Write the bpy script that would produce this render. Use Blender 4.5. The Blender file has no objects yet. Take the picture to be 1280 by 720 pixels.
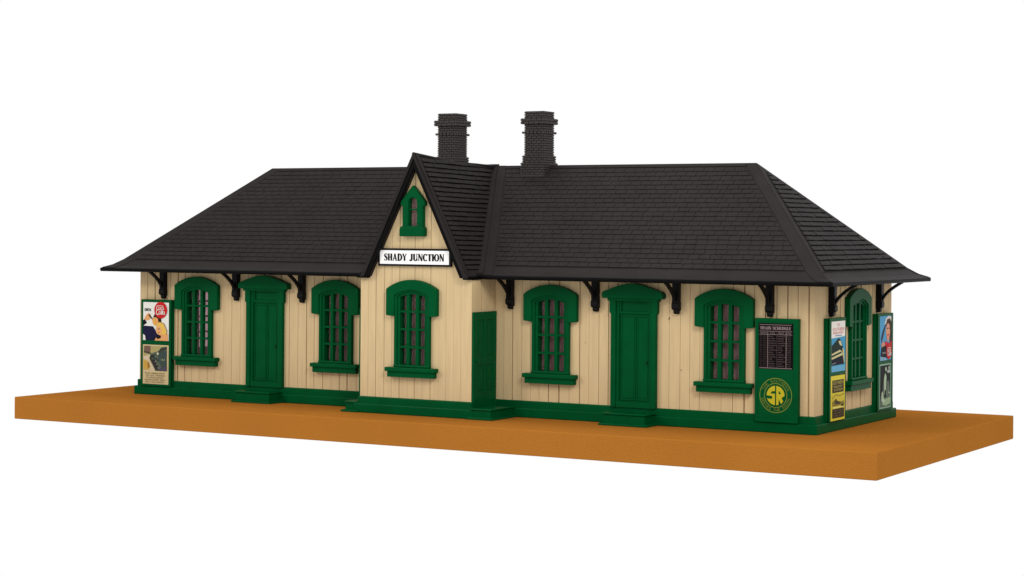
import bpy, bmesh, math, random
from mathutils import Vector, Matrix
random.seed(7)
C = bpy.context.scene.collection
PI = math.pi

# ------------------------------------------------------------------ materials
def mat(name, col, rough=.5, spec=.2, var=.08, vscale=(3, 3, 3), bump=0., bscale=(60, 60, 60), bdist=.02, col2=None, metal=0.):
    m = bpy.data.materials.new(name); m.use_nodes = True
    nt = m.node_tree; p = nt.nodes['Principled BSDF']
    p.inputs['Roughness'].default_value = rough
    p.inputs['Specular IOR Level'].default_value = spec
    p.inputs['Metallic'].default_value = metal
    tc = nt.nodes.new('ShaderNodeTexCoord')
    def noise(sc, det=4):
        mp = nt.nodes.new('ShaderNodeMapping'); mp.inputs['Scale'].default_value = sc
        nt.links.new(tc.outputs['Object'], mp.inputs['Vector'])
        n = nt.nodes.new('ShaderNodeTexNoise'); n.inputs['Scale'].default_value = 1; n.inputs['Detail'].default_value = det
        nt.links.new(mp.outputs['Vector'], n.inputs['Vector']); return n
    if var > 0:
        n = noise(vscale)
        rp = nt.nodes.new('ShaderNodeValToRGB')
        c2 = col2 or tuple(c * (1 - 2 * var) for c in col)
        rp.color_ramp.elements[0].position = .3; rp.color_ramp.elements[1].position = .62
        rp.color_ramp.elements[0].color = (*c2, 1); rp.color_ramp.elements[1].color = (*col, 1)
        nt.links.new(n.outputs['Fac'], rp.inputs['Fac']); nt.links.new(rp.outputs['Color'], p.inputs['Base Color'])
    else:
        p.inputs['Base Color'].default_value = (*col, 1)
    if bump > 0:
        n2 = noise(bscale, 3)
        b = nt.nodes.new('ShaderNodeBump'); b.inputs['Strength'].default_value = bump; b.inputs['Distance'].default_value = bdist
        nt.links.new(n2.outputs['Fac'], b.inputs['Height']); nt.links.new(b.outputs['Normal'], p.inputs['Normal'])
    return m

M = {}
M['cream'] = mat('cream_paint', (.545, .41, .230), .55, .02, .05, (9, 9, .8), .25, (40, 40, 3), .01)
M['green'] = mat('green_paint', (.0001, .064, .0170), .27, .026, .08, (2.2, 2.2, 2.2), .12, (9, 9, 9), .02)
M['roof'] = mat('roof_plastic', (.0212, .0182, .0184), .5, .022, .08, (1.5, 1.5, 1.5), .15, (50, 50, 50), .01)
M['rake'] = mat('rake_plastic', (.0035, .0032, .0034), .45, .03, .08)
M['brick'] = mat('chimney_brick', (.046, .039, .037), .55, .10, .15, (9, 9, 20), .2, (40, 40, 40), .01)
M['mortar'] = mat('mortar', (.020, .017, .0165), .8, .05, .1)
M['black'] = mat('black_plastic', (.0045, .004, .0045), .4, .08, .1)
M['board'] = mat('base_plastic', (.345, .130, .0205), .9, .0, .025, (.5, .5, .5), .8, (34, 34, 34), .03)
M['inside'] = mat('inside_plastic', (.16, .075, .075), .7, .1, .08)
M['white'] = mat('white_print', (.80, .80, .79), .5, .1, .02)
M['ink'] = mat('black_print', (.008, .007, .008), .5, .06, 0)

def glass():
    m = bpy.data.materials.new('window_film'); m.use_nodes = True
    nt = m.node_tree; out = nt.nodes['Material Output']; p = nt.nodes['Principled BSDF']
    p.inputs['Base Color'].default_value = (.58, .36, .35, 1); p.inputs['Roughness'].default_value = .25
    p.inputs['Specular IOR Level'].default_value = .5
    t = nt.nodes.new('ShaderNodeBsdfTransparent'); t.inputs['Color'].default_value = (.95, .86, .88, 1)
    mx = nt.nodes.new('ShaderNodeMixShader'); mx.inputs[0].default_value = .26
    nt.links.new(t.outputs[0], mx.inputs[1]); nt.links.new(p.outputs[0], mx.inputs[2]); nt.links.new(mx.outputs[0], out.inputs[0])
    return m
M['glass'] = glass()
_pc = {}
def ink(col):                                   # flat printing inks for the posters
    k = tuple(col)
    if k not in _pc: _pc[k] = mat('print_ink_%d' % len(_pc), k, .5, .05, 0)
    return _pc[k]
def srgb(r, g, b, k=.74):
    f = lambda c: (c / 255 / 12.92) if c / 255 <= .04045 else ((c / 255 + .055) / 1.055) ** 2.4
    return (f(r) * k, f(g) * k, f(b) * k)

# ------------------------------------------------------------------ mesh helpers
class MB:
    """collects faces, then links them as ONE mesh object"""
    def __init__(s): s.v = []; s.f = []; s.m = []; s.mats = []
    def mi(s, m):
        if m not in s.mats: s.mats.append(m)
        return s.mats.index(m)
    def add(s, vs, fs, m):
        o = len(s.v); s.v += [tuple(v) for v in vs]; k = s.mi(m)
        for f in fs: s.f.append([i + o for i in f]); s.m.append(k)
    def box(s, x0, x1, y0, y1, z0, z1, m):
        s.add([(x0,y0,z0),(x1,y0,z0),(x1,y1,z0),(x0,y1,z0),(x0,y0,z1),(x1,y0,z1),(x1,y1,z1),(x0,y1,z1)],
              [(0,3,2,1),(4,5,6,7),(0,1,5,4),(1,2,6,5),(2,3,7,6),(3,0,4,7)], m)
    def prism(s, poly, f0, f1, m):
        """convex or simple polygon; f0/f1 map a 2-D point to its back and front corner"""
        n = len(poly)
        s.add([f0(p) for p in poly] + [f1(p) for p in poly],
              [list(range(n))[::-1], list(range(n, 2 * n))] + [(i, (i + 1) % n, n + (i + 1) % n, n + i) for i in range(n)], m)
    def plate(s, outer, holes, n0, n1, m, fr=None):
        """polygon (u,v) with holes, between depth n0 (back) and n1 (front, towards -y)"""
        fr = fr or (lambda u, v, n: (u, -n, v))
        bm = bmesh.new()
        for loop in [outer] + list(holes):
            vs = [bm.verts.new((p[0], p[1], 0)) for p in loop]
            for i in range(len(vs)): bm.edges.new((vs[i], vs[(i + 1) % len(vs)]))
        bmesh.ops.triangle_fill(bm, use_beauty=True, use_dissolve=False, edges=bm.edges[:], normal=(0, 0, 1))
        bm.verts.ensure_lookup_table(); bm.verts.index_update()
        tri = [[v.index for v in f.verts] for f in bm.faces]
        nrm = [f.normal.z for f in bm.faces]
        tri = [t if nz > 0 else t[::-1] for t, nz in zip(tri, nrm)]
        bd = []
        for f in bm.faces:
            for l in f.loops:
                if l.edge.is_boundary:
                    a, b = l.vert.index, l.link_loop_next.vert.index
                    bd.append((a, b) if f.normal.z > 0 else (b, a))
        P = [(v.co.x, v.co.y) for v in bm.verts]; k = len(P); bm.free()
        s.add([fr(u, v, n1) for u, v in P] + [fr(u, v, n0) for u, v in P],
              tri + [[i + k for i in t[::-1]] for t in tri] + [(b, a, a + k, b + k) for a, b in bd], m)
    def build(s, name, parent=None, bevel=0., seg=2, loc=None, rotz=0., smooth=False):
        me = bpy.data.meshes.new(name); me.from_pydata(s.v, [], s.f); me.update()
        for m in s.mats: me.materials.append(m)
        me.polygons.foreach_set('material_index', s.m)
        bm = bmesh.new(); bm.from_mesh(me)
        bmesh.ops.recalc_face_normals(bm, faces=bm.faces[:]); bm.to_mesh(me); bm.free()
        if smooth: me.polygons.foreach_set('use_smooth', [True] * len(me.polygons))
        o = bpy.data.objects.new(name, me); C.objects.link(o)
        if parent: o.parent = parent
        if loc: o.location = loc
        o.rotation_euler = (0, 0, rotz)
        if bevel:
            b = o.modifiers.new('bevel', 'BEVEL'); b.width = bevel; b.segments = seg; b.limit_method = 'ANGLE'
            b.angle_limit = math.radians(32); b.use_clamp_overlap = True
        return o
def tag(o, label=None, cat=None, group=None, kind=None):
    for k, v in (('label', label), ('category', cat), ('group', group), ('kind', kind)):
        if v: o[k] = v
    return o
def empty(name, loc=(0, 0, 0), rz=0, parent=None):
    o = bpy.data.objects.new(name, None); C.objects.link(o); o.location = loc; o.rotation_euler = (0, 0, rz)
    if parent: o.parent = parent
    return o
def rect(u0, u1, v0, v1): return [(u0, v0), (u1, v0), (u1, v1), (u0, v1)]
def arc(cx, cz, rx, rz, a0, a1, n): return [(cx + rx * math.cos(math.radians(a0 + (a1 - a0) * i / n)), cz + rz * math.sin(math.radians(a0 + (a1 - a0) * i / n))) for i in range(n + 1)]
def segarc(x0, x1, z, rise, n=14):
    """circular segment from (x1,z) over the top to (x0,z)"""
    w = (x1 - x0) / 2; R = (w * w + rise * rise) / (2 * rise); c = (x0 + x1) / 2; a = math.asin(min(1, w / R))
    return [(c + R * math.sin(a - 2 * a * i / n), z + rise - R + R * math.cos(a - 2 * a * i / n)) for i in range(n + 1)]
def clip_poly(poly, a, b, c):
    """keep a*x+b*y<=c"""
    out = []
    for i in range(len(poly)):
        p, q = poly[i], poly[(i + 1) % len(poly)]
        dp, dq = a * p[0] + b * p[1] - c, a * q[0] + b * q[1] - c
        if dp <= 0: out.append(p)
        if dp * dq < 0:
            t = dp / (dp - dq); out.append((p[0] + t * (q[0] - p[0]), p[1] + t * (q[1] - p[1])))
    return out

# ------------------------------------------------------------------ base board
b = MB(); b.box(-12.05, 12.456, -5.267, 4.775, -.594, 0, M['board'])
bb = b.build('base_board', bevel=.022, seg=2)
tag(bb, 'wide flat orange-brown base board that the station building stands on', 'base board')

# ------------------------------------------------------------------ the station
ST = empty('railway_station', (0, 0, 0))
tag(ST, 'cream and green railway station with a dark shingled hip roof and front gable', 'station')
YW, XW, YB = -2.58, 9.97, -3.70            # planes: front wall, end walls, bay front
BX0, BX1 = -1.78, 1.50
TOP = 3.43

# plinth in two tiers, following the bay
def outline(d):
    return [(-XW-d, YW-d), (BX0-d, YW-d), (BX0-d, YB-d), (BX1+d, YB-d), (BX1+d, YW-d), (XW+d, YW-d), (XW+d, -YW+d), (-XW-d, -YW+d)]
b = MB()
up = lambda z: (lambda p: (p[0], p[1], z))
b.prism(outline(.115), up(0), up(.235), M['green'])
b.prism(outline(.05), up(.20), up(.41), M['green'])
b.build('plinth', ST, bevel=.025, seg=2)

# plank walls -----------------------------------------------------------------
def plank_wall(u0, u1, v0, vtop, holes, width=.27, seed=1, T=.2, slot_d=.05, slots=(.007, .008, .010, .014, .022, .036)):
    """planks in (u, v); vtop is a number or a function of u (then 'brk' splits at the peak)"""
    rnd = random.Random(seed); b = MB()
    fn = vtop if callable(vtop) else (lambda u: vtop)
    brk = getattr(fn, 'brk', [])
    xs = [u0]
    while xs[-1] < u1 - width * 1.45: xs.append(xs[-1] + width * rnd.uniform(.9, 1.1))
    xs.append(u1)
    sl = [0] + [rnd.choice(slots) for _ in xs[1:-1]] + [0]
    hx = sorted({h for H in holes for h in H[:2]} | set(brk))
    def columns(a, c, n0, n1):
        cuts = [a] + [h for h in hx if a + 1e-4 < h < c - 1e-4] + [c]
        for p, q in zip(cuts, cuts[1:]):
            mid = (p + q) / 2
            hs = sorted([H for H in holes if H[0] - 1e-4 < mid < H[1] + 1e-4], key=lambda H: H[2])
            z = v0
            for H in hs:
                b.prism(rect(p, q, z, H[2]), lambda t: (t[0], -n0, t[1]), lambda t: (t[0], -n1, t[1]), M['cream']); z = H[3]
            b.prism([(p, z), (q, z), (q, fn(q)), (p, fn(p))], lambda t: (t[0], -n0, t[1]), lambda t: (t[0], -n1, t[1]), M['cream'])
    for i in range(len(xs) - 1):
        dn = rnd.uniform(-.006, .004)
        columns(xs[i] + sl[i] / 2, xs[i + 1] - sl[i + 1] / 2, -slot_d - .002, dn)
    columns(u0, u1, -T, -slot_d)
    return b
def inner_skin(u0, u1, v0, v1, holes, T=.2):
    return
WC = [-7.91, -3.30, 3.12, 7.76]            # front windows
DC = [-5.60, 5.40]                          # front doors
OPEN = lambda c, dz=0: (c - .43, c + .43, 1.09 + dz, 3.0 + dz)
def wall_part(b, loc, rz): 
    return b.build('wall', ST, loc=loc, rotz=rz)
hl = [OPEN(c) for c in WC[:2]]; hr = [OPEN(c) for c in WC[2:]]
wall_part(plank_wall(-XW, BX0 + .0, .38, TOP, hl, seed=3), (0, YW, 0), 0)
b = plank_wall(BX1, XW, .38, TOP, hr, seed=4)
M['chip'] = mat('bare_chip', (.10, .045, .025), .6, .1, 0)
for x, z, q in ((6.30, 2.55, .035), (6.62, 1.34, .018), (4.05, 1.9, .012), (9.6, 1.2, .012)):   # little chips in the paint
    b.plate([(x - q * .5, z - q), (x + q * .2, z - q * .8), (x + q * .6, z + q), (x - q * .1, z + q * .5)], [], -.01, .008, M['chip'])
wall_part(b, (0, YW, 0), 0)
# end walls sit between the front and back walls
d = -YW - .2
wr = wall_part(plank_wall(-d, d, .38, TOP, [OPEN(.07)], seed=5, slots=(.024, .034, .045, .055)), (XW, 0, 0), PI / 2)
wl = wall_part(plank_wall(-d, d, .38, TOP, [OPEN(-.12)], seed=6), (-XW, 0, 0), -PI / 2)
wall_part(plank_wall(-XW, XW, .38, TOP, [], seed=8), (0, -YW, 0), PI)
# bay: gable front, two side walls
GA = -.10; AZ, FZ = 6.49, 3.45; GX0, GX1 = -1.61, 1.42; YG = -3.87; TZ = 6.19
def gz(u):                                   # underside of the gable roof over the bay front
    k = AZ - .27
    return k - (abs(u - GA)) * (AZ - FZ) / (1.515)
def gtop(u): return max(gz(u), 3.40)
gtop.brk = [GA - 1.404, GA, GA + 1.404]
GWX = -.17
bayholes = [OPEN(-.19, .08), (GWX - .15, GWX + .15, 4.66, 5.46)]
wall_part(plank_wall(BX0, BX1, .38, gtop, bayholes, width=.23, seed=11, slots=(.005, .006, .007, .009, .016)), (0, YB, 0), 0)
wall_part(plank_wall(YB + .2, YW, .38, TOP + .02, [], seed=12, width=.27), (BX1, 0, 0), PI / 2)
wall_part(plank_wall(-YW, -YB - .2, .38, TOP + .02, [], seed=13, width=.27), (BX0, 0, 0), -PI / 2)
# floor inside
b = MB(); b.box(-9.7, 9.7, -2.3, 2.3, .36, .42, M['inside']); b.build('floor', ST)
# dark inner lining of the end and back walls (bare moulded plastic)
b = MB(); b.box(-9.74, 9.74, 2.34, 2.37, .43, 3.40, M['inside']); b.build('lining', ST)

# ------------------------------------------------------------------ roof
EX, EY, RX, RZ, EZ = 10.67, 3.35, 7.40, 6.29, 3.41
PROF = [(0, 3.50), (.2, 3.575), (.42, 3.72), (3.35, 6.29)]
def zr(i):
    for (a, za), (c, zc) in zip(PROF, PROF[1:]):
        if i <= c: return za + (zc - za) * (i - a) / (c - a)
    return RZ
roof = MB()
# shell, ring by ring
rings = []
rings.append([(-EX, -EY, EZ), (EX, -EY, EZ), (EX, EY, EZ), (-EX, EY, EZ)])
KX = (EX - RX) / EY
for i, z in PROF[:-1]:
    rings.append([(-EX + i * KX, -EY + i, z), (EX - i * KX, -EY + i, z), (EX - i * KX, EY - i, z), (-EX + i * KX, EY - i, z)])
vs = [p for r in rings for p in r]; fs = [(3, 2, 1, 0)]
for r in range(len(rings) - 1):
    for k in range(4): fs.append((4 * r + k, 4 * r + (k + 1) % 4, 4 * r + 4 + (k + 1) % 4, 4 * r + 4 + k))
L = 4 * (len(rings) - 1); vs += [(-RX, 0, RZ), (RX, 0, RZ)]; n = len(vs)
fs += [(L, L + 1, n - 1, n - 2), (L + 1, L + 2, n - 1), (L + 2, L + 3, n - 2, n - 1), (L + 3, L, n - 2)]
roof.add(vs, [f for i, f in enumerate(fs) if not 1 <= i <= 4], M['roof']); roof.add(vs, fs[1:5], M['rake'])

def shingle_field(b, O, U, S, poly, courses, smin, smax, width, m, lift=.019, seed=1, gap=.012, base=.004, slot=.07, keep=.5):
    """overlapping shingles on the plane O + u*U + s*S, clipped to the convex polygon poly (u,s)"""
    rnd = random.Random(seed); U = Vector(U).normalized(); S = Vector(S).normalized(); N = U.cross(S); O = Vector(O)
    # orient polygon ccw
    A = sum(poly[i][0] * poly[(i + 1) % len(poly)][1] - poly[(i + 1) % len(poly)][0] * poly[i][1] for i in range(len(poly)))
    if A < 0: poly = poly[::-1]
    us = [p[0] for p in poly]; u0, u1 = min(us), max(us)
    h = (smax - smin) / courses
    for c in range(courses):
        s0 = smin + c * h; s1 = s0 + h * (1 - slot)
        u = u0 - width * ((c % 2) * .5 + rnd.uniform(0, .05))
        while u < u1:
            w = width * rnd.uniform(.95, 1.05)
            ds = rnd.uniform(-.006, .006)
            q = [(u + gap / 2, s0 + ds), (u + w - gap / 2, s0 + ds), (u + w - gap / 2, s1), (u + gap / 2, s1)]
            for i in range(len(poly)):
                (ax, ay), (bx, by) = poly[i], poly[(i + 1) % len(poly)]
                nx, ny = by - ay, -(bx - ax)
                q = clip_poly(q, nx, ny, nx * ax + ny * ay)
                if len(q) < 3: break
            if len(q) >= 3:
                lf = lift * rnd.uniform(.85, 1.15)
                top = lambda p: O + U * p[0] + S * p[1] + N * (base + lf * (keep + (1 - keep) * max(0, min(1, (s1 - p[1]) / (s1 - s0)))))
                bot = lambda p: O + U * p[0] + S * p[1] - N * .01
                b.prism(q, bot, top, m)
            u += w

def strip(b, O, U, S, poly, h, m):
    U = Vector(U).normalized(); S = Vector(S).normalized(); N = U.cross(S); O = Vector(O)
    b.prism(poly, lambda p: O + U * p[0] + S * p[1] - N * .02, lambda p: O + U * p[0] + S * p[1] + N * h, m)

i0 = .42; run = EY - i0; rise = RZ - 3.72; SL = math.hypot(run, rise)
Sf = (0, run / SL, rise / SL); Of = (0, -EY + i0, 3.72)
hx = lambda s: EX - (i0 + s * run / SL) * KX                       # hip edge in u at height s
TR = .40; CAP = .13
# gable right/left slopes meet the front slope along the valleys
def plane(A, B, Cc):
    n = (B - A).cross(Cc - A); return n, n.dot(A)
A_ = Vector((GA, YG, AZ)); T_ = Vector((GA, -.12, TZ))
FR, FL = Vector((GX1, YG, FZ)), Vector((GX0, YG, FZ))
def valley(F):
    n, dd = plane(A_, F, T_)
    out = []
    for s in (0, SL):
        y = Of[1] + s * Sf[1]; z = Of[2] + s * Sf[2]
        out.append(((dd - n.y * y - n.z * z) / n.x, s))
    return out
VR, VL = valley(FR), valley(FL)
vx = lambda V, s: V[0][0] + (V[1][0] - V[0][0]) * s / SL
VT = .46
def band(ua, ub, h):
    for (ia, za), (ib, zb) in zip(PROF, PROF[1:]):
        q = [(ua(ia), ia, za), (ub(ia), ia, za), (ub(ib), ib, zb), (ua(ib), ib, zb)]
        e = .004 if ia == 0 else 0
        roof.prism(q, lambda p: (p[0], -EY + p[1] - (e if p[1] == 0 else 0), p[2] - .03), lambda p: (p[0], -EY + p[1] - (e if p[1] == 0 else 0), p[2] + h), M['roof'])
for sgn, V in ((1, VR), (-1, VL)):
    pts = [(vx(V, 0) + sgn * VT, 0.02), (sgn * (hx(0) - TR), 0.02), (sgn * (hx(SL - CAP) - TR * .8), SL - CAP), (vx(V, SL - CAP) + sgn * VT, SL - CAP)]
    shingle_field(roof, Of, (1, 0, 0), Sf, pts, 22, .02, SL - CAP, .28, M['roof'], seed=20 + sgn)
    # valley flashing (wide flat band and a narrow raised roll) and hip band, following the flare down to the eave
    vi = lambda i: vx(V, (i - i0) * SL / run)
    hi = lambda i: EX - i * KX
    band(lambda i: vi(i) - sgn * .1, lambda i: vi(i) + sgn * .15, .065)
    band(lambda i: vi(i) + sgn * .15, lambda i: vi(i) + sgn * (VT - .05), .024)
    band(lambda i: sgn * (hi(i) - TR + .03 + .08 * max(0, i - i0) / run), lambda i: sgn * hi(i), .016)
    strip(roof, Of, (1, 0, 0), Sf, [(vx(V, SL) + sgn * .3, SL - CAP + .02), (sgn * (hx(SL) - .25), SL - CAP + .02), (sgn * (hx(SL) - .25), SL), (vx(V, SL) + sgn * .3, SL)], .022, M['roof'])
# back slope
pts = [(-hx(0) + TR, .02), (hx(0) - TR, .02), (hx(SL - CAP) - TR * .8, SL - CAP), (-hx(SL - CAP) + TR * .8, SL - CAP)]
shingle_field(roof, (0, EY - i0, 3.72), (-1, 0, 0), (0, -Sf[1], Sf[2]), pts, 22, .02, SL - CAP, .31, M['roof'], seed=30)
# end slopes
for sgn in (1, -1):
    runx = run * KX; SX = math.hypot(runx, rise)
    O = (sgn * (EX - i0 * KX), 0, 3.72); S = (-sgn * runx / SX, 0, rise / SX); U = (0, sgn, 0)
    hw = lambda s: run * (1 - s / SX)
    pts = [(-hw(0) + .22, .02), (hw(0) - .22, .02), (.08, SX - .42), (-.08, SX - .42)]
    shingle_field(roof, O, U, S, pts, 21, .02, SX - .3, .31, M['roof'], seed=33 + sgn, lift=.04, slot=.20, keep=.7, gap=.008)
    for k in (1, -1):
        strip(roof, O, U, S, [(k * hw(0), -.02), (k * (hw(0) - .16), -.02), (k * .0, SX - .30), (k * .0, SX)][::k], .016, M['roof'])
# rounded ridge roll and drip edge under the eave
b = roof
def tube(b, P, r, m, n=8):
    P = [Vector(p) for p in P]; rr = []
    for i, p in enumerate(P):
        t = (P[min(i + 1, len(P) - 1)] - P[max(i - 1, 0)]).normalized()
        a = t.cross(Vector((0, 0, 1)));  a = a.normalized() if a.length > 1e-4 else Vector((1, 0, 0)); c = a.cross(t)
        rr.append([p + a * r * math.cos(2 * PI * k / n) + c * r * math.sin(2 * PI * k / n) for k in range(n)])
    vs = [v for q in rr for v in q]; fs = []
    for i in range(len(P) - 1):
        for k in range(n): fs.append((i * n + k, i * n + (k + 1) % n, (i + 1) * n + (k + 1) % n, (i + 1) * n + k))
    fs += [tuple(range(n))[::-1], tuple(range(len(vs) - n, len(vs)))]
    b.add(vs, fs, m)
tube(roof, [(-RX, 0, RZ - .02), (RX, 0, RZ - .02)], .04, M['roof'])
for sx in (1, -1):
    for sy in (1, -1):
        tube(roof, [(sx * (EX - i * KX), sy * (EY - i), zr(i) - .006) for i in (.0, .2, .42, 1.4, 2.4, EY)], .024, M['roof'])
for q in ([(-EX, -EY), (EX, -EY)], [(EX, -EY), (EX, EY)], [(EX, EY), (-EX, EY)], [(-EX, EY), (-EX, -EY)]):      # rounded lip along the eaves
    (xa, ya), (xb, yb) = q; dx, dy = (xb - xa), (yb - ya); l = math.hypot(dx, dy); ex, ey = dx / l * .045, dy / l * .045
    tube(roof, [(xa - ex, ya - ey, 3.452), (xb + ex, yb + ey, 3.452)], .052, M['rake'])
RF = roof.build('roof', ST)

# gable roof ------------------------------------------------------------------
g = MB()
rd = (T_ - A_)
for F, sgn in ((FR, 1), (FL, -1)):
    S = (A_ - F).normalized()                                       # up the slope
    n, _ = plane(A_, F, T_); n.normalize()
    if n.z < 0: n = -n
    U = rd.normalized() * 1
    U = (U - S * U.dot(S)).normalized()                              # along the ridge, in plane
    Ls = (A_ - F).length; Lu = rd.length
    # slab with a square-cut foot
    t = .14
    prof = [F, A_ , A_ - Vector((0, 0, t / n.z)), F - Vector((0, 0, .0)) - Vector((sgn * t / abs(n.x), 0, 0))]
    g.add([p for p in prof] + [p + rd for p in prof], [(0, 1, 2, 3), (7, 6, 5, 4), (0, 4, 5, 1), (1, 5, 6, 2), (2, 6, 7, 3), (3, 7, 4, 0)], M['rake'] if False else M['roof'])
    # shingles: local u runs from the rake inwards (keeps N outwards), s up the slope from the foot
    off = (F - A_).dot(U)
    O = F.copy()
    Uv = U if (U.cross(S)).dot(n) > 0 else -U
    k = 1 if Uv.dot(U) > 0 else -1
    fpoly = [(k * .16, .20), (k * Lu, .20), (k * Lu, Ls - .10), (k * .16, Ls - .10)]
    V = VR if sgn > 0 else VL
    # clip at the valley
    ra = Vector((vx(V, 0), Of[1], Of[2])); rb_ = Vector((vx(V, SL), Of[1] + SL * Sf[1], Of[2] + SL * Sf[2]))
    a2 = ((ra - O).dot(Uv), (ra - O).dot(S)); b2 = ((rb_ - O).dot(Uv), (rb_ - O).dot(S))
    nx, ny = b2[1] - a2[1], -(b2[0] - a2[0])
    ln = math.hypot(nx, ny); nx /= ln; ny /= ln
    cc = nx * a2[0] + ny * a2[1]
    test = nx * k * .4 + ny * .5 - cc
    if test > 0: nx, ny, cc = -nx, -ny, -cc
    fp = clip_poly(fpoly, nx, ny, cc - .02)
    shingle_field(g, O, Uv, S, fp, 23, .20, Ls - .10, .33, M['roof'], lift=.055, seed=50 + sgn, base=.004, slot=.24, keep=.75, gap=.008)
    # verge strip on top of the rake, foot strip, ridge strip
    N = Uv.cross(S)
    strip(g, O, Uv, S, [(k * 0, 0), (k * .13, 0), (k * .13, Ls), (k * 0, Ls)], .045, M['roof'])
    ft = clip_poly([(k * .14, 0), (k * 1.2, 0), (k * 1.2, .18), (k * .14, .18)], nx, ny, cc)
    if len(ft) > 2: strip(g, O, Uv, S, ft, .05, M['roof'])
    # rake board: outer bead and a deeper board below it
    def rk(d0, d1, y0, y1, m):
        q0, q1 = n * -d0, n * -d1
        up_ = lambda q: A_ + q + S * (-(A_ + q - Vector((GA, 0, 0))).x / S.x if False else ((GA - (A_ + q).x) / S.x))
        lo_ = lambda q: F + q + S * ((FZ - .02 - (F + q).z) / S.z)
        P = [lo_(q0), up_(q0), up_(q1), lo_(q1)]
        sh = lambda p, y: Vector((p.x, y, min(p.z, AZ + .035)))
        g.add([sh(p, y0) for p in P] + [sh(p, y1) for p in P], [(0, 1, 2, 3), (7, 6, 5, 4), (0, 4, 5, 1), (1, 5, 6, 2), (2, 6, 7, 3), (3, 7, 4, 0)], m)
    rk(-.045, .05, YG - .04, YG + .02, M['roof'])
    rk(.05, .15, YG - .015, YG + .06, M['rake'])
tube(g, [A_ + Vector((0, -.04, -.01)), T_ + Vector((0, .1, -.03))], .045, M['roof'])
for x0, x1 in ((GX1 - .10, BX1 + .03), (BX0 - .03, GX0 + .10)): g.box(x0, x1, YG + .03, -3.30, 3.39, 3.475, M['rake'])
GR = g.build('gable_roof', ST)

# chimneys (standing on the ridge, carried by the roof) ------------------------
def chimney(cx):
    b = MB(); rnd = random.Random(int(cx * 100)); ch = .0625
    def course(z, half, h=ch, bw=.145, off=0., jit=.004):
        b.box(cx - half + .02, cx + half - .02, -half + .02, half - .02, z, z + h, M['mortar'])
        for side in range(4):
            u = -half + (0 if not off else -bw / 2)
            while u < half - 1e-3:
                a, c = max(u, -half), min(u + bw, half)
                if c - a > .02:
                    p = rnd.uniform(0, jit); a1, c1 = a + .009, c - .009
                    o0, o1 = half - .05, half + p
                    if side == 0: b.box(cx + a1, cx + c1, -o1, -o0, z + .009, z + h - .009, M['brick'])
                    elif side == 1: b.box(cx + o0, cx + o1, a1, c1, z + .009, z + h - .009, M['brick'])
                    elif side == 2: b.box(cx + a1, cx + c1, o0, o1, z + .009, z + h - .009, M['brick'])
                    else: b.box(cx - o1, cx - o0, a1, c1, z + .009, z + h - .009, M['brick'])
                u += bw
    z = 5.80
    b.box(cx - .355, cx + .355, -.355, .355, 5.75, 6.06, M['brick'])
    z = 6.06; k = 0
    while z < 6.36: course(z, .36, off=k % 2); z += ch; k += 1
    while z < 6.52: course(z, .326, off=k % 2); z += ch; k += 1
    while z < 7.10: course(z, .288, off=k % 2); z += ch; k += 1
    # dentil course
    course(z, .288)
    for s in range(4):
        for j in range(6):
            u = -.31 + j * .113
            bx = (u, u + .07, -.335, -.27)
            R = [lambda x, y: (x, y), lambda x, y: (-y, x), lambda x, y: (-x, -y), lambda x, y: (y, -x)][s]
            (xa, ya), (xb, yb) = R(bx[0], bx[2]), R(bx[1], bx[3])
            b.box(cx + min(xa, xb), cx + max(xa, xb), min(ya, yb), max(ya, yb), z + .004, z + ch - .004, M['brick'])
    z += ch; k += 1
    while z < 7.36: course(z, .288, off=k % 2); z += ch; k += 1
    for _ in range(2): course(z, .362, h=.075, bw=.16, off=k % 2); z += .075; k += 1
    for _ in range(3): course(z, .288, off=k % 2); z += ch; k += 1
    b.box(cx - .2, cx + .2, -.2, .2, z - .02, z + .004, M['mortar'])
    return b.build('chimney', RF)
chimney(1.26); chimney(-1.41)

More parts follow.
